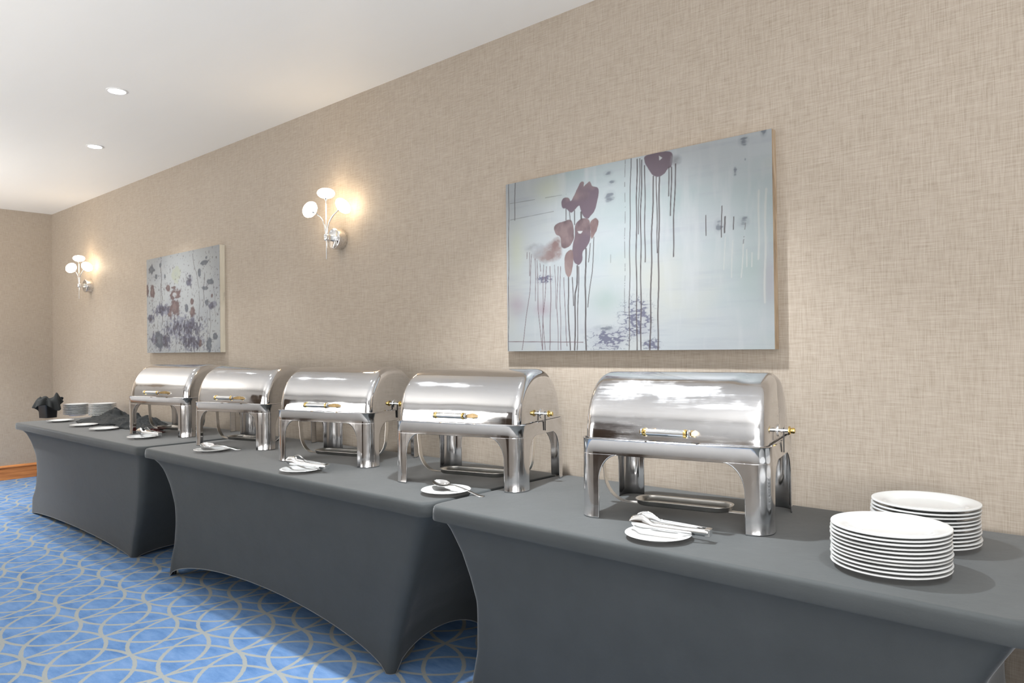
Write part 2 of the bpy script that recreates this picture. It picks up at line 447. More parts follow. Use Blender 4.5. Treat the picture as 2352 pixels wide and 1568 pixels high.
def table(label, x0, x1, yf, yb, le, re, hem_front, bow=0.0, seed=0):
    t = empty('banquet_table', ((x0 + x1) / 2, (yf + yb) / 2, 0), 0, label, 'table', 'buffet tables along the wall')
    ox, oy = (x0 + x1) / 2, (yf + yb) / 2
    NS, NE, NA = 60, 16, 5
    def ring(z, inl, inr, iny, r, hf=0.0, he=0.0, grow=0.0):
        """rounded quadrilateral at height z; corners pulled in; hem arched by hf / he between corners"""
        xl, xr, a, b = x0 + inl - grow, x1 - inr + grow, yf + iny - grow, yb - iny + grow
        out = []
        def arc(cx, cy, a0):
            for i in range(NA + 1):
                q = math.radians(a0 + 90 * i / NA); out.append((cx + r * math.cos(q), cy + r * math.sin(q), z))
        def side(p, q, n, h):
            for i in range(1, n):
                s = i / n; out.append((p[0] + (q[0] - p[0]) * s, p[1] + (q[1] - p[1]) * s, z + h * (4 * s * (1 - s)) ** .62))
        arc(xl + r, a + r, 180); side((xl + r, a), (xr - r, a), NS, hf)
        arc(xr - r, a + r, 270); side((xr, a + r), (xr, b - r), NE, he)
        arc(xr - r, b - r, 0); side((xr - r, b), (xl + r, b), NS, hf * .6)
        arc(xl + r, b - r, 90); side((xl, b - r), (xl, a + r), NE, he)
        return [(p[0] - ox, p[1] - oy, p[2]) for p in out]
    R = []
    for z, g in ((TZ, -.016), (TZ - .0006, -.009), (TZ - .003, -.0035), (TZ - .008, -.0003), (TZ - .016, .001), (TZ - .030, .002), (BZ + .006, .002), (BZ + .001, .0005), (BZ, -.004), (BZ + .003, -.018), (BZ + .002, -.026)):
        R.append(ring(z, 0, 0, 0, .05, grow=g))
    NT = 26
    for k in range(1, NT + 1):
        q = k / NT; z = (BZ - .002) * (1 - q)
        R.append(ring(z, le(z) + .024, re(z) + .024, .028 + .082 * q ** .8, .05 - .022 * q, hem_front * q ** 1.6, hem_front * .8 * q ** 1.6))
    # soft sag and wrinkles of the cloth
    mb = MB(); mb.grid(R, cv=True)
    mb.poly(R[0])
    o = mb.build('stretch_cover', M['spandex'], t, angle=45)
    # hem, its lit edge put into a lighter colour
    mb = MB(); last = R[-1]
    mb.tube([Vector(p) for p in last] + [Vector(last[0])], .0022, 6)
    mb.build('hem_seam', M['hem'], t)
    # folding table under the cover
    mb = MB(); mb.box(x0 + .03 - ox, yf + .03 - oy, TZ - .045, x1 - .03 - ox, yb - .03 - oy, TZ - .012)
    mb.build('tabletop', M['dark_metal'], t, smooth=False)
    for xx, px in ((x0 + le(0) + .045, x0 + .2), (x1 - re(0) - .045, x1 - .25)):
        for sgn, yy, py in ((-1, yf + .14, yf + .14), (1, yb - .14, yb - .14)):
            mb = MB(); mb.tube([(xx - ox, yy - oy, .004), (px - ox, py - oy, TZ - .05)], .012, 8)
            mb.build('leg', M['dark_metal'], t)
    return t
M['hem'] = fabric('lit_hem_edge', (0.09, 0.095, 0.10), (0.13, 0.135, 0.14), 0.6)  # lighter grey than the cover, stands for light on the hem edge
table('long black-covered buffet table at the far end, under the black cloths', -7.06, -4.535, 1.775, 2.585, LE1, RE1, .045)
table('middle long buffet table in a black stretch cover with a high arched hem', -4.485, -1.992, 1.772, 2.585, LE, RE, .155)
table('nearest buffet table in a black stretch cover, under the big stacks of dinner plates', -1.978, -.172, 1.772, 2.585, LE3, LE3, .13)
table('added black-covered table outside the frame, meant to darken the corner beside the nearest table', -.150, 1.70, 1.775, 2.585, LE3, LE3, .13)  # extra table added to darken the corner past the nearest one
# ------------------------------------------------------------------ roll-top chafing dishes
CW, CDP, CR = .615, .44, .055      # frame width, depth, corner radius
def chafer(x, y, rz, label, dent=False, wave=0.0):
    t = empty('chafing_dish', (x, y, TZ + .001), rz, label, 'chafing dish', 'roll-top chafing dishes')
    # band of the frame with rolled top edge
    mb = MB()
    mb.loft([rrect(CW - .004, CDP - .004, CR, 8, .2095), rrect(CW, CDP, CR, 8, .211), rrect(CW, CDP, CR, 8, .258), rrect(CW + .003, CDP + .003, CR, 8, .2605),
             rrect(CW - .001, CDP - .001, CR, 8, .2625), rrect(CW - .009, CDP - .009, CR - .004, 8, .2605), rrect(CW - .011, CDP - .011, CR - .005, 8, .25), rrect(CW - .011, CDP - .011, CR - .005, 8, .2095)])
    mb.grid([rrect(CW - .011, CDP - .011, CR - .005, 8, .2095), rrect(CW - .004, CDP - .004, CR, 8, .2095)], cv=True)
    mb.build('frame_band', M['steel'], t, angle=50)
    # water pan hanging in the frame
    mb = MB()
    mb.loft([rrect(CW - .012, CDP - .012, CR - .006, 8, .252), rrect(CW - .05, CDP - .05, CR - .012, 8, .251), rrect(CW - .056, CDP - .056, CR - .014, 8, .2465), rrect(CW - .062, CDP - .062, CR - .014, 8, .212)], False, True)
    mb.build('water_pan', M['tray'], t, angle=50)
    # four corner legs: curved sheets that flare into the band
    def leg(sx, sy):
        mb = MB(); rows = []
        zs = [0.0, .003, .006, .04, .08, .12] + [.12 + .092 * math.sin(PI / 2 * k / 9) for k in range(1, 10)]
        for z in zs:
            ff = 0 if z < .12 else 1 - math.sqrt(max(0, 1 - ((z - .12) / .0921) ** 2))
            La, Lb = .072 + .072 * ff, .076 + .072 * ff
            row = []; r = CR; g = .0012 if z < .004 else (.0006 if z < .007 else 0)
            hw, hd = CW / 2 - .001 + g, CDP / 2 - .001 + g
            n = 7
            for k in range(n): row.append((hw - La + (La - r) * k / n, hd))
            for k in range(9):
                a = PI / 2 * (1 - k / 8); row.append((hw - r + r * math.cos(a), hd - r + r * math.sin(a)))
            for k in range(1, n + 1): row.append((hw, hd - r - (Lb - r) * k / n))
            rows.append([(sx * p[0], sy * p[1], z) for p in row])
        mb.grid(rows)
        return solid(mb.build('leg', M['steel'], t, angle=60), .003, 0)
    for sx in (-1, 1):
        for sy in (-1, 1): leg(sx, sy)
    # roll-top lid: rounded barrel with closed, softly rounded ends
    LW, LD, LH, Z0, rf = .295, .202, .222, .2545, .035
    mb = MB(); rings = []
    st = [0, .001, .003, .007, .012, .018, .025, .035] + [.035 + (2 * LW - .07) * k / 22 for k in range(1, 22)] + [2 * LW - q for q in (.035, .025, .018, .012, .007, .003, .001, 0)]
    nP = 48
    def profile(a, inset, k=1.0):
        row = []
        for j in range(nP + 1):
            th = PI * j / nP; c, s = math.cos(th), math.sin(th)
            e = .90
            yy = -(abs(c) ** e) * (1 if c > 0 else -1) * (LD - inset) * k
            zz = (s ** e) * (LH - inset) * k
            row.append([a, yy, Z0 + zz])
        return row
    for d in st:
        e = min(d, 2 * LW - d)
        ins = rf - math.sqrt(max(0, rf * rf - (rf - e) ** 2)) if e < rf else 0
        rings.append(profile(-LW + d, ins))
    cap = lambda a: [profile(a, rf, k) for k in (.9, .75, .6, .45, .3, .15, .0)]
    left, right = cap(-LW), cap(LW)
    allr = list(reversed(left)) + rings + right
    for r in allr:
        for p in r:
            if wave: p[1] += wave * math.sin(p[0] * 17 + p[2] * 9) * (1 if p[1] < 0 else .3)
            if dent and p[0] > .2 and p[2] > Z0 + .03:
                # creased dent pressed into the end wall, high up towards the back
                dx = (p[1] - .05 - (Z0 + .12 - p[2]) * .35) / .020; dz = (p[2] - (Z0 + .125)) / .075
                p[0] -= .034 * math.exp(-(dx * dx + dz * dz) ** 1.0) * min(1, (p[0] - .2) / .09)
                dx = (p[1] + .06) / .06; dz = (p[2] - (Z0 + .215)) / .03
                p[2] -= .006 * math.exp(-(dx * dx + dz * dz))
    mb.grid(allr)
    lid = mb.build('lid', M['lid_worn' if dent else 'lid'], t, angle=70)
    # lip along the lower edge of the lid
    mb = MB(); rg = []
    for q, z in ((0, Z0 - .004), (.003, Z0 - .002), (.003, Z0 + .002), (0, Z0 + .004)):
        rg.append(rrect(2 * LW + 2 * q - .002, 2 * LD + 2 * q - .002, .035, 6, z))
    mb.grid(rg, cv=True); mb.build('lid_lip', M['steel'], lid)
    # bar handle on two brackets
    hz, hy = Z0 + .040, -LD - .040
    mb = MB(); mb.tube([(-.066, hy, hz), (.066, hy, hz)], .0112, 20); mb.build('handle_bar', M['chrome'], lid)
    for sx in (-1, 1):
        mb = MB(); mb.lathe([(.0113, sx * .060), (.0135, sx * .060), (.0137, sx * .066), (.0132, sx * .069), (.0113, sx * .069)], 20, 'x', (0, hy, hz)); mb.build('ferrule', M['brass'], lid)
        mb = MB(); mb.lathe([(.010, sx * .070), (.0125, sx * .072), (.0125, sx * .077), (.008, sx * .079), (.0001, sx * .0795)], 20, 'x', (0, hy, hz)); mb.build('handle_end', M['chrome'], lid)
        mb = MB(); x0 = sx * .0815
        pts = [(hy - .002, hz + .005), (hy + .014, hz + .007), (-LD + .003, hz + .008), (-LD + .001, hz - .010), (hy + .014, hz - .007), (hy - .002, hz - .005)]
        mb.loft([[(x0 - .0015, a, b) for a, b in pts], [(x0 + .0015, a, b) for a, b in pts]], True, True)
        mb.build('handle_bracket', M['bronze'], lid, smooth=False)
    # pivots of the lid on both ends: bracket plate, bolt and brass knobs
    for sx in (-1, 1):
        mb = MB(); xo = sx * (CW / 2 + .002)
        mb.box(min(xo, xo + sx * .003), -.004, .222, max(xo, xo + sx * .003), .004, .30)
        pv = bevel(mb.build('pivot_plate', M['dark_metal'], t, smooth=False), .001)
        mb = MB(); mb.tube([(sx * (LW - .004), 0, .292), (sx * (CW / 2 + .030), 0, .292)], .006, 14); mb.build('bolt', M['chrome'], pv)
        mb = MB(); mb.lathe([(.006, sx * LW), (.020, sx * LW), (.020, sx * (LW + .003)), (.006, sx * (LW + .004))], 24, 'x', (0, 0, .292)); mb.build('washer', M['chrome'], pv)
        mb = MB(); b0 = sx * (CW / 2 + .018)
        mb.lathe([(.006, b0), (.0135, b0 + sx * .001), (.0135, b0 + sx * .005), (.0085, b0 + sx * .008), (.0095, b0 + sx * .016), (.0075, b0 + sx * .020), (.0001, b0 + sx * .021)], 20, 'x', (0, 0, .292)); mb.build('brass_knob', M['brass'], pv)
    # fuel tray slung on two flat straps
    ty, tz = -.055, .030
    mb = MB()
    rr = lambda g, z: [(p[0], p[1] + ty, p[2]) for p in rrect(.318 - 2 * g, .112 - 2 * g, .050 - g, 8, z)]
    mb.loft([rr(.007, tz), rr(.002, tz + .004), rr(.0, tz + .014), rr(-.004, tz + .017), rr(-.004, tz + .0185), rr(.004, tz + .0165), rr(.009, tz + .004), rr(.012, tz + .003)], True, True)
    tray = mb.build('fuel_tray', M['tray'], t, angle=50)
    for sx in (-1, 1):
        pts = [(sx * .288, ty, .235), (sx * .286, ty, .17), (sx * .281, ty, .125)]
        for k in range(1, 9):
            a = PI / 2 * k / 8; pts.append((sx * (.281 - .085 * (1 - math.cos(a))), ty, .125 - .097 * math.sin(a)))
        pts += [(sx * .15, ty, tz - .0015)]
        mb = MB(); mb.strap(pts, .022, (0, 1, 0), .003); mb.build('tray_strap', M['tray'], t, angle=50)
    return t
chafer(-1.1865, 2.2459, .2006, 'steel roll-top chafing dish with a scratched lid and dented end, beside the big plate stacks', dent=True)
c2 = chafer(-2.1878, 2.2703, .2335, 'smooth steel roll-top chafing dish behind the serving spoon, second nearest', wave=.0012)
for (x, y, r, l) in ((-3.1439, 2.276, .2395, 'middle steel roll-top chafing dish of the five, below the nearer wall lamp'),
                     (-4.1097, 2.2947, .2265, 'steel roll-top chafing dish second from the black cloth heap, behind a spoon on a saucer'),
                     (-5.10, 2.29, .235, 'farthest steel roll-top chafing dish, standing over the edge of the black cloth heap')):
    c = copy_tree(c2); c.location = (x, y, TZ + .001); c.rotation_euler = (0, 0, r); c['label'] = l

# ------------------------------------------------------------------ plates
def plate_mesh(name, R, h, th=.0054, well=.62):
    mb = MB(); w = R * well; f = w * .93
    prof = [(.0001, .0022), (f - .006, .0022), (f - .004, 0), (f, 0), (f + .003, .003), (w + .012, h - th - .0045), (R - .004, h - th - .0002), (R - .0008, h - th + .0012),
            (R, h - th * .5), (R - .001, h - .0006), (R - .004, h), (R - .009, h - .0004), (w + .014, h - .0045), (w + .004, h - .0105), (w - .006, h - .0125), (.0001, h - .0125)]
    prof = [(r, max(z, 0)) for r, z in prof]
    mb.lathe(prof, 72)
    o = mb.build(name, M['ceramic'], angle=50)
    return o
ORD = ['topmost', 'second from the top', 'third from the top', 'fourth from the top', 'fifth from the top', 'sixth from the top', 'seventh from the top', 'eighth from the top', 'ninth from the top', 'tenth from the top', 'lowest']
PH = .0195
dinner = plate_mesh('dinner_plate', .1374, PH); first = [dinner]
def stack(cx, cy, n, gap, jitter, text, proto, group, h, seed):
    r = random.Random(seed); z = TZ + .0005
    for i in range(n):
        o = proto if first and proto is first[0] else proto.copy()
        if first and proto is first[0]: first.pop()
        else: COL.objects.link(o)
        o.location = (cx + r.uniform(-1, 1) * jitter, cy + r.uniform(-1, 1) * jitter, z)
        o.rotation_euler = (0, 0, r.uniform(0, 6.28))
        k = n - 1 - i
        word = ORD[k] if i > 0 else 'lowest'
        tag(o, text % word, 'plate', group)
        z += gap[i % len(gap)]
stack(-.4976, 1.9907, 11, [.0104, .0092, .0104, .0086, .0092, .0100, .0092, .0104, .0088, .0092], .0016, 'white dinner plate, %s in the front stack at the table edge', dinner, 'front stack of dinner plates', PH, 3)
stack(-.487, 2.311, 11, [.0100, .0098, .0106, .0094, .0112, .0098, .0094, .0118, .0098, .0108], .0022, 'white dinner plate, %s in the rear stack by the wall', dinner, 'rear stack of dinner plates', PH, 5)
small = plate_mesh('salad_plate', .112, .0185); first = [small]
stack(-7.33, 2.33, 10, [.0098], .002, 'white salad plate, %s in the far stack beside the black bin', small, 'far stack of salad plates', .0185, 8)
stack(-7.03, 2.44, 11, [.0098], .002, 'white salad plate, %s in the far stack behind the black cloth heap', small, 'stack of salad plates behind the cloth', .0185, 9)

saucer = plate_mesh('saucer', .098, .0175, .004, .60); fs = [saucer]
for (x, y, l) in ((-1.098, 1.890, 'white saucer under tongs in front of the dented chafing dish'), (-2.082, 1.962, 'white saucer under a serving spoon at the joint of two tables'),
                  (-2.982, 1.888, 'white saucer under tongs at the front of the middle table'), (-3.992, 1.955, 'white saucer with a spoon whose bowl points to the far wall'),
                  (-4.975, 1.972, 'white saucer under tongs in front of the farthest chafing dish'), (-5.752, 2.005, 'empty white saucer nearest to the farthest chafing dish'),
                  (-6.185, 2.012, 'empty white saucer, middle one of three at the far table edge'), (-6.755, 2.022, 'empty white saucer nearest to the black bin')):
    o = fs.pop() if fs else saucer.copy()
    if o is not saucer: COL.objects.link(o)
    o.location = (x, y, TZ + .0005); tag(o, l, 'saucer', 'saucers along the table front')

# ------------------------------------------------------------------ tongs and spoons
def tongs_arm(side, spread):
    """one U-channel arm with a scalloped shell head, lying on its side; hinge at x=0, head towards -x"""
    mb = MB(); L, nu, nv = .235, 64, 10; rows = []
    for i in range(nu + 1):
        s = i / nu; x = -L * s
        yc = side * (.0075 + math.sin(min(1, s / .8) * PI / 2) * spread)
        head = min(1, max(0, (s - .66) / .17)); head = head * head * (3 - 2 * head)
        hh = .0112 - .0022 * min(1, s / .66) + .0125 * head
        if s > .84: hh *= max(.18, math.sqrt(max(0, 1 - ((s - .84) / .165) ** 2)))
        row = []
        for j in range(nv + 1):
            q = 2 * j / nv - 1
            depth = (.0065 + .0045 * head) * (1 - q * q)
            sc = 1 + (.055 * abs(math.sin(s * 95)) if s > .74 and abs(q) > .55 else 0)
            row.append((x, yc + side * (depth - .004 * head), .0115 + .006 * head + q * hh * sc))
        rows.append(row)
    mb.grid(rows)
    return mb
def tongs(x, y, z, rz, tilt, label, spread=.017):
    t = empty('serving_tongs', (x, y, z), 0, label, 'tongs', 'tongs on saucers')
    t.rotation_euler = (tilt[0], tilt[1], rz)
    for s in (-1, 1):
        solid(tongs_arm(s, spread).build('arm', M['cutlery'], t, angle=60), .0012, 0)
    mb = MB(); mb.box(-.012, -.0135, 0, .004, .0135, .023)
    bevel(mb.build('hinge_block', M['cutlery'], t, smooth=False), .002)
    mb = MB(); mb.tube([(-.02, -.006, .0235), (-.032, -.002, .0245), (-.040, .004, .0238)], .0016, 8); mb.build('lock_clip', M['cutlery'], t)
    return t
tongs(-.958, 1.937, .7775, .15, (0, .03, 0), 'steel tongs lying on the saucer before the dented chafing dish', .019)
tongs(-2.852, 1.938, .7785, .21, (0, .05, 0), 'steel tongs on the saucer at the front of the middle table')
tongs(-4.872, 2.035, .7785, .12, (0, .03, 0), 'steel tongs on the saucer before the farthest chafing dish')

def spoon(x, y, z, rz, tilt, label):
    t = empty('serving_spoon', (x, y, z), 0, label, 'spoon', 'serving spoons on saucers')
    t.rotation_euler = (tilt[0], tilt[1], rz)
    # bowl centred on the origin, handle towards +x
    mb = MB(); rows = []
    for i in range(13):
        k = i / 12; row = []
        for j in range(36):
            a = 2 * PI * j / 36; rx = .041 * (1 + .10 * math.cos(a + PI)); ry = .0275
            row.append((rx * k * math.cos(a), ry * k * math.sin(a), .0125 * (k ** 2.2) - .0125))
        rows.append(row)
    mb.grid(rows, cv=True)
    solid(mb.build('bowl', M['cutlery'], t, angle=80), .0011, 1)
    mb = MB()
    path = [(.036, 0, 0, .008), (.046, 0, .0035, .006), (.062, 0, .006, .0045), (.10, 0, .006, .0045), (.145, 0, .001, .0058), (.18, 0, -.003, .0072), (.20, 0, -.001, .0072), (.210, 0, .003, .004)]
    rings = []
    for px, py, pz, w in path: rings.append([(px, -w, pz), (px, -w * .6, pz + .0014), (px, w * .6, pz + .0014), (px, w, pz), (px, w * .5, pz - .0012), (px, -w * .5, pz - .0012)])
    mb.loft(rings, True, True)
    mb.build('handle', M['cutlery'], t, angle=70)
    return t
spoon(-2.118, 1.975, .794, .13, (0.25, .16, 0), 'steel serving spoon across the saucer at the joint of two tables')
spoon(-4.045, 1.955, .795, .55, (.30, .12, 0), 'steel serving spoon on the saucer before the second farthest chafing dish')
L1= [([(0.015, 1.0), (0.004, 0.004)], 0.00086, 0), ([(0.047, 1.001), (0.041, 0.778)], 0.00107, 0), ([(0.519, 0.997), (0.51, 0.195)], 0.00086, 1), ([(0.541, 0.999), (0.535, 0.704), (0.525, 0.003)], 0.00107, 0), ([(0.564, 0.988), (0.557, 0.595), (0.554, 0.002)], 0.0015, 0), ([(0.575, 0.989), (0.564, 0.601)], 0.00107, 0), ([(0.582, 0.979), (0.575, 0.728), (0.569, 0.002)], 0.0015, 0), ([(0.592, 0.948), (0.588, 0.453)], 0.00129, 0), ([(0.623, 0.884), (0.614, 0.592), (0.602, 0.002)], 0.00172, 0), ([(0.633, 0.877), (0.633, 0.494)], 0.00129, 0), ([(0.644, 0.874), (0.639, 0.588), (0.63, 0.001)], 0.00172, 0), ([(0.676, 0.916), (0.676, 0.772)], 0.00129, 0), ([(0.686, 0.913), (0.681, 0.673)], 0.0015, 0), ([(0.701, 0.925), (0.693, 0.702), (0.688, 0.466)], 0.0015, 0), ([(0.277, 0.793), (0.276, 0.733)], 0.00129, 0), ([(0.292, 0.773), (0.295, 0.72)], 0.00107, 0), ([(0.315, 0.776), (0.313, 0.699)], 0.00129, 0), ([(0.343, 0.762), (0.343, 0.727)], 0.00258, 0), ([(0.359, 0.558), (0.359, 0.46), (0.355, 0.358), (0.355, 0.005)], 0.00215, 0), ([(0.378, 0.584), (0.369, 0.484)], 0.00107, 0), ([(0.394, 0.615), (0.384, 0.431), (0.364, 0.238)], 0.00107, 0), ([(0.322, 0.469), (0.32, 0.362), (0.313, 0.319), (0.308, 0.005)], 0.00215, 0), ([(0.329, 0.464), (0.323, 0.224), (0.318, 0.005)], 0.00129, 0), ([(0.285, 0.409), (0.282, 0.253), (0.288, 0.005)], 0.00172, 0), ([(0.302, 0.407), (0.304, 0.251)], 0.00129, 0), ([(0.266, 0.411), (0.267, 0.254), (0.275, 0.027)], 0.00086, 2), ([(0.25, 0.475), (0.247, 0.282), (0.249, 0.006)], 0.00086, 2), ([(0.239, 0.476), (0.233, 0.239), (0.237, 0.006)], 0.00086, 2), ([(0.225, 0.487), (0.229, 0.239)], 0.00064, 2), ([(0.205, 0.481), (0.206, 0.285), (0.198, 0.006)], 0.00107, 2), ([(0.189, 0.483), (0.184, 0.367), (0.17, 0.199), (0.177, 0.007)], 0.00086, 2), ([(0.175, 0.494), (0.166, 0.007)], 0.00086, 2), ([(0.158, 0.505), (0.161, 0.46)], 0.00086, 2), ([(0.137, 0.535), (0.137, 0.291)], 0.00086, 2), ([(0.146, 0.524), (0.149, 0.236), (0.158, 0.083), (0.166, 0.007)], 0.00086, 2), ([(0.121, 0.564), (0.11, 0.348), (0.07, 0.008)], 0.00086, 2), ([(0.099, 0.577), (0.098, 0.541)], 0.00086, 2), ([(0.11, 0.575), (0.111, 0.439)], 0.00086, 2), ([(0.961, 0.729), (0.957, 0.415)], 0.00193, 3), ([(0.981, 0.731), (0.973, 0.214)], 0.00215, 3), ([(0.913, 0.494), (0.905, 0.336)], 0.00107, 3), ([(0.938, 0.447), (0.936, 0.382)], 0.00107, 3), ([(0.924, 0.463), (0.922, 0.384)], 0.00107, 3), ([(0.881, 0.514), (0.876, 0.339)], 0.00086, 3), ([(0.857, 0.533), (0.853, 0.379)], 0.00086, 3), ([(0.799, 0.649), (0.798, 0.551)], 0.00086, 0), ([(0.849, 0.682), (0.847, 0.535)], 0.00107, 0), ([(0.858, 0.629), (0.857, 0.555)], 0.00172, 0), ([(0.884, 0.623), (0.883, 0.565)], 0.00107, 0), ([(0.919, 0.587), (0.913, 0.494)], 0.00107, 1), ([(0.458, 0.513), (0.458, 0.467)], 0.00064, 1), ([(0.006, 0.058), (0.344, 0.047)], 0.00086, 2), ([(0.021, 0.882), (0.3, 0.875)], 0.00064, 1), ([(0.021, 0.784), (0.224, 0.792)], 0.00064, 1)]
P1= [('d', [(0.299, 0.823), (0.326, 0.894), (0.343, 0.929), (0.356, 0.925), (0.352, 0.896), (0.362, 0.911), (0.378, 0.926), (0.386, 0.909), (0.388, 0.896), (0.41, 0.884), (0.416, 0.864), (0.412, 0.822), (0.402, 0.766), (0.38, 0.733), (0.37, 0.718), (0.351, 0.734), (0.338, 0.78), (0.335, 0.806), (0.312, 0.777), (0.299, 0.767), (0.279, 0.797), (0.262, 0.801), (0.257, 0.833), (0.266, 0.857), (0.29, 0.856)]), ('d', [(0.223, 0.699), (0.234, 0.719), (0.265, 0.726), (0.288, 0.734), (0.305, 0.718), (0.311, 0.665), (0.311, 0.622), (0.294, 0.581), (0.27, 0.572), (0.253, 0.588), (0.254, 0.641), (0.23, 0.658)]), ('d', [(0.315, 0.699), (0.344, 0.731), (0.376, 0.72), (0.379, 0.652), (0.378, 0.601), (0.362, 0.562), (0.346, 0.547), (0.345, 0.496), (0.329, 0.468), (0.306, 0.493), (0.303, 0.554), (0.307, 0.605), (0.314, 0.63)]), ('b', [(0.379, 0.703), (0.402, 0.719), (0.414, 0.696), (0.407, 0.655), (0.391, 0.616), (0.382, 0.601), (0.379, 0.652)]), ('b', [(0.268, 0.533), (0.297, 0.568), (0.307, 0.545), (0.306, 0.493), (0.295, 0.416), (0.282, 0.409), (0.269, 0.446)]), ('s', [(0.177, 0.601), (0.209, 0.622), (0.257, 0.64), (0.256, 0.561), (0.249, 0.527), (0.229, 0.513), (0.18, 0.506), (0.137, 0.53), (0.127, 0.564)]), ('g', [(0.087, 0.597), (0.109, 0.621), (0.174, 0.61), (0.18, 0.546), (0.144, 0.534), (0.123, 0.564)]), ('d', [(0.587, 1.002), (0.683, 0.998), (0.694, 0.97), (0.688, 0.913), (0.672, 0.91), (0.663, 0.889), (0.644, 0.874), (0.622, 0.884), (0.608, 0.919), (0.592, 0.956)]), ('g', [(0.694, 0.962), (0.709, 0.957), (0.71, 0.938), (0.701, 0.921), (0.691, 0.932)]), ('w', [(0.642, 0.985), (0.656, 0.969), (0.644, 0.957)]), ('w', [(0.327, 0.659), (0.346, 0.656), (0.34, 0.646), (0.331, 0.647)])]
S1= [('i', (0.553, 0.168), (0.062, 0.105)), ('i', (0.445, 0.058), (0.078, 0.059)), ('i', (0.608, 0.029), (0.033, 0.031)), ('n', (0.454, 0.946), (0.019, 0.018)), ('n', (0.468, 0.892), (0.018, 0.016)), ('n', (0.458, 0.82), (0.023, 0.035)), ('n', (0.918, 0.971), (0.016, 0.027)), ('n', (0.977, 0.988), (0.01, 0.018)), ('n', (0.891, 0.834), (0.007, 0.022)), ('n', (0.922, 0.883), (0.003, 0.007)), ('n', (0.838, 0.588), (0.014, 0.037)), ('n', (0.914, 0.595), (0.019, 0.025)), ('m', (0.046, 0.271), (0.052, 0.074)), ('m', (0.987, 0.326), (0.026, 0.106)), ('t', (0.935, 0.368), (0.054, 0.115)), ('t', (0.435, 0.266), (0.066, 0.075)), ('y', (0.198, 0.926), (0.062, 0.08)), ('y', (0.049, 0.594), (0.037, 0.138)), ('m', (0.17, 0.244), (0.042, 0.045)), ('i', (0.179, 0.413), (0.035, 0.027)), ('n', (0.427, 0.121), (0.043, 0.017))]
S2= [('b', (0.426, 0.586), (0.084, 0.069)), ('b', (0.088, 0.652), (0.037, 0.086)), ('b', (0.323, 0.666), (0.033, 0.045)), ('y', (0.439, 0.789), (0.065, 0.086)), ('b', (0.344, 0.404), (0.04, 0.066)), ('b', (0.413, 0.456), (0.079, 0.106)), ('b', (0.65, 0.494), (0.023, 0.031)), ('b', (0.649, 0.4), (0.042, 0.048)), ('b', (0.905, 0.53), (0.013, 0.023)), ('n', (0.072, 0.885), (0.049, 0.051)), ('n', (0.213, 0.917), (0.017, 0.033)), ('n', (0.151, 0.799), (0.022, 0.03)), ('n', (0.278, 0.783), (0.016, 0.041)), ('n', (0.814, 0.85), (0.055, 0.03)), ('n', (0.839, 0.904), (0.014, 0.015)), ('n', (0.752, 0.766), (0.02, 0.047)), ('n', (0.877, 0.666), (0.039, 0.03)), ('n', (0.831, 0.61), (0.04, 0.023)), ('n', (0.84, 0.471), (0.025, 0.027)), ('i', (0.534, 0.247), (0.343, 0.137)), ('i', (0.223, 0.118), (0.22, 0.109)), ('i', (0.64, 0.1), (0.206, 0.095)), ('i', (0.066, 0.362), (0.074, 0.052)), ('n', (0.187, 0.144), (0.054, 0.11)), ('b', (0.755, 0.097), (0.018, 0.046)), ('n', (0.94, 0.153), (0.028, 0.037)), ('n', (0.865, 0.064), (0.035, 0.068)), ('i', (0.909, 0.442), (0.067, 0.045)), ('i', (0.625, 0.718), (0.053, 0.071)), ('w', (0.415, 0.587), (0.025, 0.028)), ('n', (0.58, 0.452), (0.021, 0.048)), ('b', (0.013, 0.677), (0.017, 0.061)), ('i', (0.226, 0.445), (0.153, 0.075))]
L2= [([(0.22, 0.95), (0.237, 0.293)], 0.00547), ([(0.66, 0.959), (0.73, 0.69), (0.75, 0.618)], 0.00319), ([(0.815, 0.758), (0.797, 0.436)], 0.0041), ([(0.75, 0.595), (0.744, 0.012)], 0.00319), ([(0.414, 0.514), (0.42, 0.235)], 0.00365), ([(0.321, 0.48), (0.319, 0.24)], 0.00319), ([(0.081, 0.55), (0.122, 0.393)], 0.00228), ([(0.217, 0.723), (0.203, 0.489)], 0.00274), ([(0.926, 0.676), (0.946, 0.334)], 0.00228), ([(0.884, 0.422), (0.881, 0.14)], 0.00274), ([(0.849, 0.401), (0.845, 0.042)], 0.00228), ([(0.55, 0.246), (0.548, 0.054)], 0.00319), ([(0.171, 0.339), (0.174, 0.051)], 0.00228), ([(0.453, 0.51), (0.452, 0.348)], 0.00319), ([(0.422, 0.235), (0.431, 0.007)], 0.00274)]
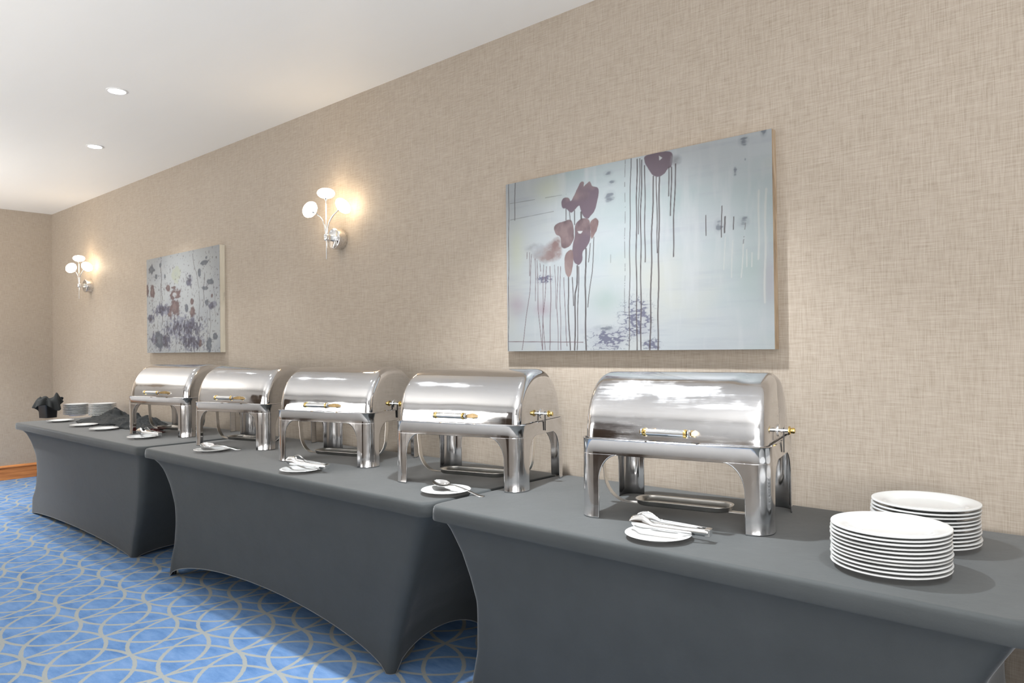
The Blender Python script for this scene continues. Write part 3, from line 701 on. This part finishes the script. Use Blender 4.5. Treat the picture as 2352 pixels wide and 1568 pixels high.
# ------------------------------------------------------------------ wall lamps with three opal globes
def sconce(cx, cz, label):
    t = empty('wall_lamp', (cx, WALL_Y, cz), 0, label, 'lamp', 'wall lamps with three globes')
    mb = MB(); mb.lathe([(.064, 0), (.064, -.052), (.062, -.057), (.060, -.058)], 40, 'y'); mb.build('wall_drum', M['satin'], t)
    mb = MB(); mb.lathe([(.0601, -.058), (.058, -.0592), (.0001, -.0595)], 40, 'y'); mb.build('mirror_disc', M['chrome'], t)
    mb = MB(); mb.box(-.014, -.112, -.018, .014, -.058, .018); bevel(mb.build('bracket', M['chrome'], t, smooth=False), .004, 3)
    mb = MB(); mb.lathe([(.0001, -.019), (.013, -.019), (.0155, -.016), (.0155, .016), (.013, .019), (.0001, .019)], 24, 'z', (0, -.108, 0)); mb.build('clamp', M['chrome'], t)
    mb = MB(); mb.tube([(0, -.108, -.13), (0, -.108, .0)], .0042, 10); mb.build('rod', M['chrome'], t)
    ends = [(0, -.108, .235, (0, 0, 1)), (-.100, -.128, .165, (-.80, -.30, .52)), (.105, -.088, .160, (.80, .25, .54))]
    for i, (x, y, z, ax) in enumerate(ends):
        A = Vector(ax).normalized(); e = Vector((x, y, z)); s0 = Vector((x * .06, -.108, .01)); pts = []
        c1 = Vector((x * .10, -.108, z * .62)); c2 = e - A * .06
        for k in range(15):
            q = k / 14; pts.append(s0 * (1 - q) ** 3 + c1 * 3 * q * (1 - q) ** 2 + c2 * 3 * q * q * (1 - q) + e * q ** 3)
        mb = MB(); mb.tube(pts, .0042, 10); mb.build('stem', M['chrome'], t)
        rot = A.to_track_quat('Z', 'Y').to_matrix()
        mb = MB(); mb.lathe([(.0045, -.012), (.007, -.006), (.011, .004), (.012, .006)], 18)
        mb.v = [tuple(rot @ Vector(v) + e) for v in mb.v]; mb.build('socket', M['chrome'], t)
        mb = MB(); mb.lathe([(.0001, .002), (.018, .003), (.034, .008), (.046, .017), (.0525, .029), (.052, .038), (.045, .049), (.032, .057), (.016, .061), (.0001, .062)], 36)
        mb.v = [tuple(rot @ Vector(v) + e) for v in mb.v]; mb.build('globe', M['globe'], t, angle=180)
    return t
sconce(-3.712, 2.003, 'chrome wall lamp with three lit opal globes, the nearer one between the two paintings')
sconce(-7.90, 1.99, 'chrome wall lamp with three lit opal globes near the far corner')

# ------------------------------------------------------------------ canvas paintings
def vnoise(s, t, fs, ft, seed):
    r = np.random.RandomState(seed); g = r.rand(64, 64)
    x, y = s * fs, t * ft; xi, yi = np.floor(x).astype(int), np.floor(y).astype(int); fx, fy = x - xi, y - yi
    fx, fy = fx * fx * (3 - 2 * fx), fy * fy * (3 - 2 * fy); G = lambda a, b: g[a % 64, b % 64]
    return (G(xi, yi) * (1 - fx) + G(xi + 1, yi) * fx) * (1 - fy) + (G(xi, yi + 1) * (1 - fx) + G(xi + 1, yi + 1) * fx) * fy
def fbm(s, t, fs, ft, seed, o=4):
    v, a, n = 0, .5, 0
    for k in range(o): v = v + a * vnoise(s, t, fs * 2 ** k, ft * 2 ** k, seed + k); n += a; a *= .55
    return v / n
def srgb(c): return tuple(((x / 255) / 12.92 if x < 10 else (((x / 255) + .055) / 1.055) ** 2.4) for x in c)
def seg_dist(s, t, pts, asp):
    d = np.full(s.shape, 9.0)
    for (a, b), (c, e) in zip(pts[:-1], pts[1:]):
        ax, ay, bx, by = a * asp, b, c * asp, e; px, py = s * asp, t
        L2 = (bx - ax) ** 2 + (by - ay) ** 2 + 1e-12
        k = np.clip(((px - ax) * (bx - ax) + (py - ay) * (by - ay)) / L2, 0, 1)
        d = np.minimum(d, np.hypot(px - ax - k * (bx - ax), py - ay - k * (by - ay)))
    return d
def poly_sd(s, t, pts, asp):
    inside = np.zeros(s.shape, bool); n = len(pts)
    for i in range(n):
        (x1, y1), (x2, y2) = pts[i], pts[(i + 1) % n]
        if y1 == y2: continue
        c = ((y1 > t) != (y2 > t)) & (s < (x2 - x1) * (t - y1) / (y2 - y1) + x1); inside ^= c
    return np.where(inside, -1, 1) * seg_dist(s, t, list(pts) + [pts[0]], asp)
ASP = 1.30 / .803
DK, BR, PU = srgb((108, 88, 96)), srgb((156, 134, 136)), srgb((110, 92, 104))
CK = {'d': (DK, BR), 'n': (srgb((120, 128, 142)), srgb((150, 158, 168))), 'i': (srgb((92, 94, 128)), srgb((140, 140, 165))), 'm': (srgb((196, 184, 196)), srgb((206, 198, 208))),
      't': (srgb((190, 208, 206)), srgb((200, 216, 214))), 'y': (srgb((222, 228, 210)), srgb((214, 222, 214))), 'b': (srgb((134, 108, 110)), srgb((168, 146, 144))), 'w': (srgb((226, 230, 232)),) * 2,
      's': (srgb((150, 120, 118)), srgb((176, 160, 160))), 'g': (srgb((158, 158, 164)), srgb((186, 190, 196)))}
def blend(C, col, a):
    a = np.clip(a, 0, 1)[..., None]; C[:] = C * (1 - a) + np.asarray(col) * a
def two(s, t, k, seed):
    f = np.clip((fbm(s, t, 22, 9, seed) - .35) * 3.2, 0, 1)[..., None]
    return np.asarray(CK[k][0]) * (1 - f) + np.asarray(CK[k][1]) * f
def paint_large(s, t):
    C = np.zeros(s.shape + (3,)); C[:] = srgb((216, 224, 229))
    blend(C, srgb((196, 214, 216)), (fbm(s, t, 3, 4, 1) - .45) * 2.2); blend(C, srgb((226, 228, 218)), (fbm(s, t, 4, 3, 8) - .5) * 2)
    blend(C, srgb((200, 206, 216)), (fbm(s, t, 5, 40, 21) - .52) * 1.6)
    blend(C, srgb((232, 236, 240)), (fbm(s, t, 30, 3, 31) - .55) * 2)
    for i, (k, (cs, ct), (rs, rt)) in enumerate(S1):
        e = np.hypot((s - cs) / rs, (t - ct) / rt)
        if k in 'mty': blend(C, CK[k][0], .75 * np.exp(-e ** 2 * 1.1) * (0.5 + fbm(s, t, 9, 9, 40 + i)))
        else:
            n1 = fbm(s, t, 26, 60, 60 + i) if k == 'n' else np.abs(fbm(s, t, 40, 62, 60 + i) - .5) * 2
            m = np.exp(-e ** 2 * .9) * (1.15 if k == 'n' else 1.0); mask = (m - (n1 * 1.35 if k == 'n' else .12 + n1 * 2.6)) * 3.0
            blend(C, CK[k][0], np.clip(mask, 0, .85)); blend(C, CK[k][1], np.clip(m - .25, 0, .4) * (fbm(s, t, 40, 40, 90 + i)))
    for i, (k, pts) in enumerate(P1):
        for _ in range(0 if k == 'w' else 2):
            pts = [q for (x1, y1), (x2, y2) in zip(pts, pts[1:] + pts[:1]) for q in ((x1 * .78 + x2 * .22, y1 * .78 + y2 * .22), (x1 * .22 + x2 * .78, y1 * .22 + y2 * .78))]
        wob = (fbm(s, t, 30, 20, 120 + i) - .5) * .02
        d = poly_sd(s, t, pts, ASP) + (wob * 2.2 if k in 'sg' else wob * .5)
        soft = .03 if k in 'sg' else .0022
        a = np.clip(-d / soft + .5, 0, 1) * (np.clip(fbm(s, t, 26, 26, 150 + i) * 2.2 - .2, 0, .95) if k in 'sg' else 1)
        c = two(s, t, k, 160 + i)
        if k == 'd':
            q = np.clip((fbm(s, t, 7, 5, 165 + i) - .46) * 6, 0, 1)[..., None]; c = np.asarray(srgb((122, 104, 118))) * (1 - q) + c * q
        C[:] = C * (1 - a[..., None]) + c * a[..., None]
    LC = {0: srgb((84, 72, 76)), 1: srgb((136, 134, 138)), 2: srgb((128, 100, 110)), 3: srgb((234, 236, 232))}
    for i, (pts, w, k) in enumerate(L1):
        ps = np.array(pts); lo, hi = ps.min(0) - .02, ps.max(0) + .02
        sel = (s > lo[0]) & (s < hi[0]) & (t > lo[1]) & (t < hi[1])
        if not sel.any(): continue
        ss = s[sel] + .0011 * np.sin(t[sel] * 21 + i); d = seg_dist(ss, t[sel], pts, ASP)
        ww = w * 2.1 + .0003 * (.8 + .5 * fbm(ss, t[sel], 3, 12, 200 + i))
        a = np.clip((ww - d) / .0016 + .5, 0, 1) * (.92 if k in (0, 2) else .75)
        if k == 1: a = a * (fbm(ss, t[sel], 9, 40, 220 + i) > .42)
        C[sel] = C[sel] * (1 - a[:, None]) + np.asarray(LC[k]) * a[:, None]
    return C
def paint_small(s, t):
    C = np.zeros(s.shape + (3,)); C[:] = srgb((226, 231, 233))
    blend(C, srgb((208, 214, 222)), (fbm(s, t, 5, 5, 301) - .45) * 2)
    for i, (pts, w) in enumerate(L2):
        d = seg_dist(s + .005 * np.sin(t * 30 + i), t, pts, ASP); blend(C, srgb((104, 92, 98)), np.clip((w * 1.1 - d) / .004 + .5, 0, .85))
    for i, (k, (cs, ct), (rs, rt)) in enumerate(S2):
        e = np.hypot((s - cs) / rs, (t - ct) / rt); n1 = fbm(s, t, 24, 24, 320 + i); n2 = fbm(s, t, 60, 45, 340 + i)
        if k == 'i':
            m = np.exp(-e ** 2 * .8); st = fbm(s, t, 46, 15, 360 + i); s3 = fbm(s, t, 30, 40, 380 + i)
            blend(C, srgb((164, 168, 190)), np.clip((m * .80 - s3) * 6, 0, .75)); blend(C, srgb((112, 112, 136)), np.clip((m * .66 - st) * 9, 0, .85)); blend(C, srgb((84, 82, 100)), np.clip((m * .56 - n2) * 9, 0, .8))
        else: blend(C, CK[k][0], np.clip((1.30 - e * .75 - n1 * 1.15) * 6, 0, .95)); blend(C, CK[k][1], np.clip((.85 - e - n2 * .8) * 5, 0, .75))
    sp = fbm(s, t, 70, 50, 399); blend(C, srgb((120, 112, 120)), np.clip((sp - .70 + .05 * (1 - t)) * 16, 0, .7))
    return C
def painting(x0, z0, w, h, dep, fn, nx, ny, label, edge):
    t = empty('painting', (x0 + w / 2, WALL_Y, z0), 0, label, 'painting')
    gx, gz = np.meshgrid(np.linspace(0, 1, nx + 1), np.linspace(0, 1, ny + 1), indexing='ij')
    V = np.stack([gx * w - w / 2, np.full(gx.shape, -dep), gz * h], -1).reshape(-1, 3)
    idx = np.arange((nx + 1) * (ny + 1)).reshape(nx + 1, ny + 1)
    F = np.stack([idx[:-1, :-1], idx[1:, :-1], idx[1:, 1:], idx[:-1, 1:]], -1).reshape(-1, 4)
    me = bpy.data.meshes.new('canvas_print')
    me.vertices.add(len(V)); me.vertices.foreach_set('co', V.ravel().astype(np.float32))
    me.loops.add(F.size); me.loops.foreach_set('vertex_index', F.ravel().astype(np.int32))
    me.polygons.add(len(F)); me.polygons.foreach_set('loop_start', np.arange(0, F.size, 4, dtype=np.int32))
    me.update(); me.validate()
    C = fn(gx, gz).reshape(-1, 3); ca = me.color_attributes.new('print', 'FLOAT_COLOR', 'POINT')
    ca.data.foreach_set('color', np.c_[C, np.ones(len(C))].astype(np.float32).ravel())
    me.materials.append(M['print'])
    o = bpy.data.objects.new('canvas_print', me); COL.objects.link(o); o.parent = t
    mb = MB(); e = .0015
    mb.loft([[(-w / 2, -dep + e, 0), (w / 2, -dep + e, 0), (w / 2, -dep + e, h), (-w / 2, -dep + e, h)], [(-w / 2, -.001, 0), (w / 2, -.001, 0), (w / 2, -.001, h), (-w / 2, -.001, h)]], True, True)
    mb.build('canvas_edge', M[edge], t, smooth=False)
    return t
painting(-2.322, 1.310, 1.2995, .803, .039, paint_large, 640, 396, 'large canvas painting of dark purple flowers with long drips, above the nearest chafing dishes', 'edge_a')
painting(-6.474, 1.320, 1.2985, .800, .041, paint_small, 240, 150, 'canvas painting of small brown flowers on white, between the two wall lamps', 'edge_b')

# ------------------------------------------------------------------ crumpled black cloths
def heap(name, cx, cy, w, d, h, rz, seed, label, m='napkin', cat='cloth', lobes=(), group=None, n=(130, 84)):
    t_s, t_t = np.meshgrid(np.linspace(0, 1, n[0]), np.linspace(0, 1, n[1]), indexing='ij')
    a, b = t_s * 2 - 1, t_t * 2 - 1
    ang = np.arctan2(b, a); edge = .80 + .22 * (fbm((np.cos(ang) + 1) * .5, (np.sin(ang) + 1) * .5, 5, 5, seed) - .5) * 2
    rad = (np.abs(a) ** 2.6 + np.abs(b) ** 2.6) ** (1 / 2.6)
    k = rad / np.maximum(edge, .3)
    H = np.clip(1 - k ** 2.2, 0, 1) ** .6 * .45
    for (la, lb, lr, lh) in lobes: H = np.maximum(H, lh * np.exp(-(((a - la) / lr) ** 2 + ((b - lb) / (lr * 1.3)) ** 2)) * np.clip(1.25 - k, 0, 1) ** .4)
    wx = fbm(t_s, t_t, 4, 4, seed + 5); wy = fbm(t_s, t_t, 4, 4, seed + 9)
    r0 = np.random.RandomState(seed); fold = 0
    for k_ in range(5):
        th, fr, ph = r0.uniform(-.9, .9), r0.uniform(3.5, 7.5), r0.uniform(0, 6.28)
        u_ = (a * math.sin(th) + b * math.cos(th) * .8) * fr + ph + (wx - .5) * 7 + (wy - .5) * 4
        fold = fold + (1 - np.abs(np.sin(u_))) ** 1.6 * np.clip(fbm(t_s, t_t, 2.5, 2.5, seed + 30 + k_) * 2.4 - .7, 0, 1)
    fold = np.clip(fold * 1.1 - .25, -.4, 1.3)
    fold2 = 1 - np.abs(fbm(t_s + wy * .3, t_t + wx * .3, 8, 9, seed + 17, 2) - .5) * 4
    Z = H * h * .66 * (1 + .42 * fold) * np.clip(1.12 - k, 0, 1) ** .25 + .005 * np.clip(fold2, 0, 1) ** 1.5 + .016 * np.clip(fold, 0, 1) * np.clip(1.1 - k, 0, 1)
    rr = np.minimum(k, 1) / np.maximum(k, 1e-6)
    P = np.stack([a * rr * w / 2, b * rr * d / 2, np.maximum(Z, 0) + .003], -1)
    mb = MB(); mb.grid(P)
    o = solid(mb.build(name, M[m], angle=180), .0025, -1)
    o.location = (cx, cy, TZ + .001); o.rotation_euler = (0, 0, rz)
    return tag(o, label, cat, group)
heap('crumpled_cloth', -6.36, 2.27, .84, .44, .115, .12, 21, 'crumpled black cloth in front of the far salad plates', lobes=((-.1, .2, .45, .95), (.45, .0, .35, .7)), group='crumpled black cloths')
heap('crumpled_cloth', -5.68, 2.245, .70, .30, .12, .10, 47, 'crumpled black cloth reaching under the farthest chafing dish', lobes=((-.35, .1, .35, .85), (.15, .25, .4, .75), (.6, -.2, .3, .5)), group='crumpled black cloths')
heap('folded_cloth', -5.25, 2.15, .22, .12, .028, .2, 71, 'dark red folded cloth showing from under the black cloth', m='redcloth', lobes=((0, 0, .6, .8),), n=(40, 24))

# black bin with a cloth thrown over its rim
t = empty('waste_bin', (-7.30, 2.09, TZ + .001), .35, 'small black bin at the far end of the table, a cloth thrown over it', 'bin')
mb = MB(); mb.loft([rrect(.105, .105, .018, 5, 0), rrect(.118, .118, .02, 5, .145), rrect(.124, .124, .021, 5, .148), rrect(.124, .124, .021, 5, .158), rrect(.112, .112, .018, 5, .156), rrect(.100, .100, .016, 5, .01)], True, True)
mb.build('bin_body', M['binplastic'], t, angle=50)
def draped(cx, cy):
    nr, na = 26, 96; rows = []
    for i in range(nr + 1):
        q = i / nr; row = []
        for j in range(na):
            a = 2 * PI * j / na
            drop = .075 + .045 * math.sin(a * 2 + 2.2) + .035 * math.sin(a * 3 + .5) + .03 * math.cos(a - PI)
            Rr = .066 + .012 * math.sin(a * 4 + 1)
            fold = math.sin(a * 9 + 1.3 * math.sin(a * 2)) * .5 + .5
            if q < .5:
                u = q / .5; r = Rr * u; z = .162 + .012 * math.sin(a * 5 + u * 6) * u + .018 * (1 - u) * math.sin(a * 2 + 1) * u + .012 * u ** 4
            else:
                u = (q - .5) / .5; r = Rr + .012 * math.sin(min(1, u * 3) * PI / 2) + u * (.020 + .030 * fold); z = .174 - .012 * u - drop * u ** 1.25 + .012 * math.sin(a * 5 + 6) * (1 - u)
            if abs(a - .5) < .45 and q > .35: z += .045 * math.cos((a - .5) / .45 * PI / 2) * min(1, (q - .35) / .2) * (1.2 - .5 * q)
            row.append((r * math.cos(a), r * math.sin(a), z))
        rows.append(row)
    mb = MB(); mb.grid(rows, cv=True)
    o = solid(mb.build('draped_cloth', M['napkin'], angle=180), .002, 1)
    o.location = (cx, cy, TZ + .001); o.rotation_euler = (0, 0, .3)
    return tag(o, 'black cloth hanging over the rim of the small black bin', 'cloth')
draped(-7.30, 2.09)
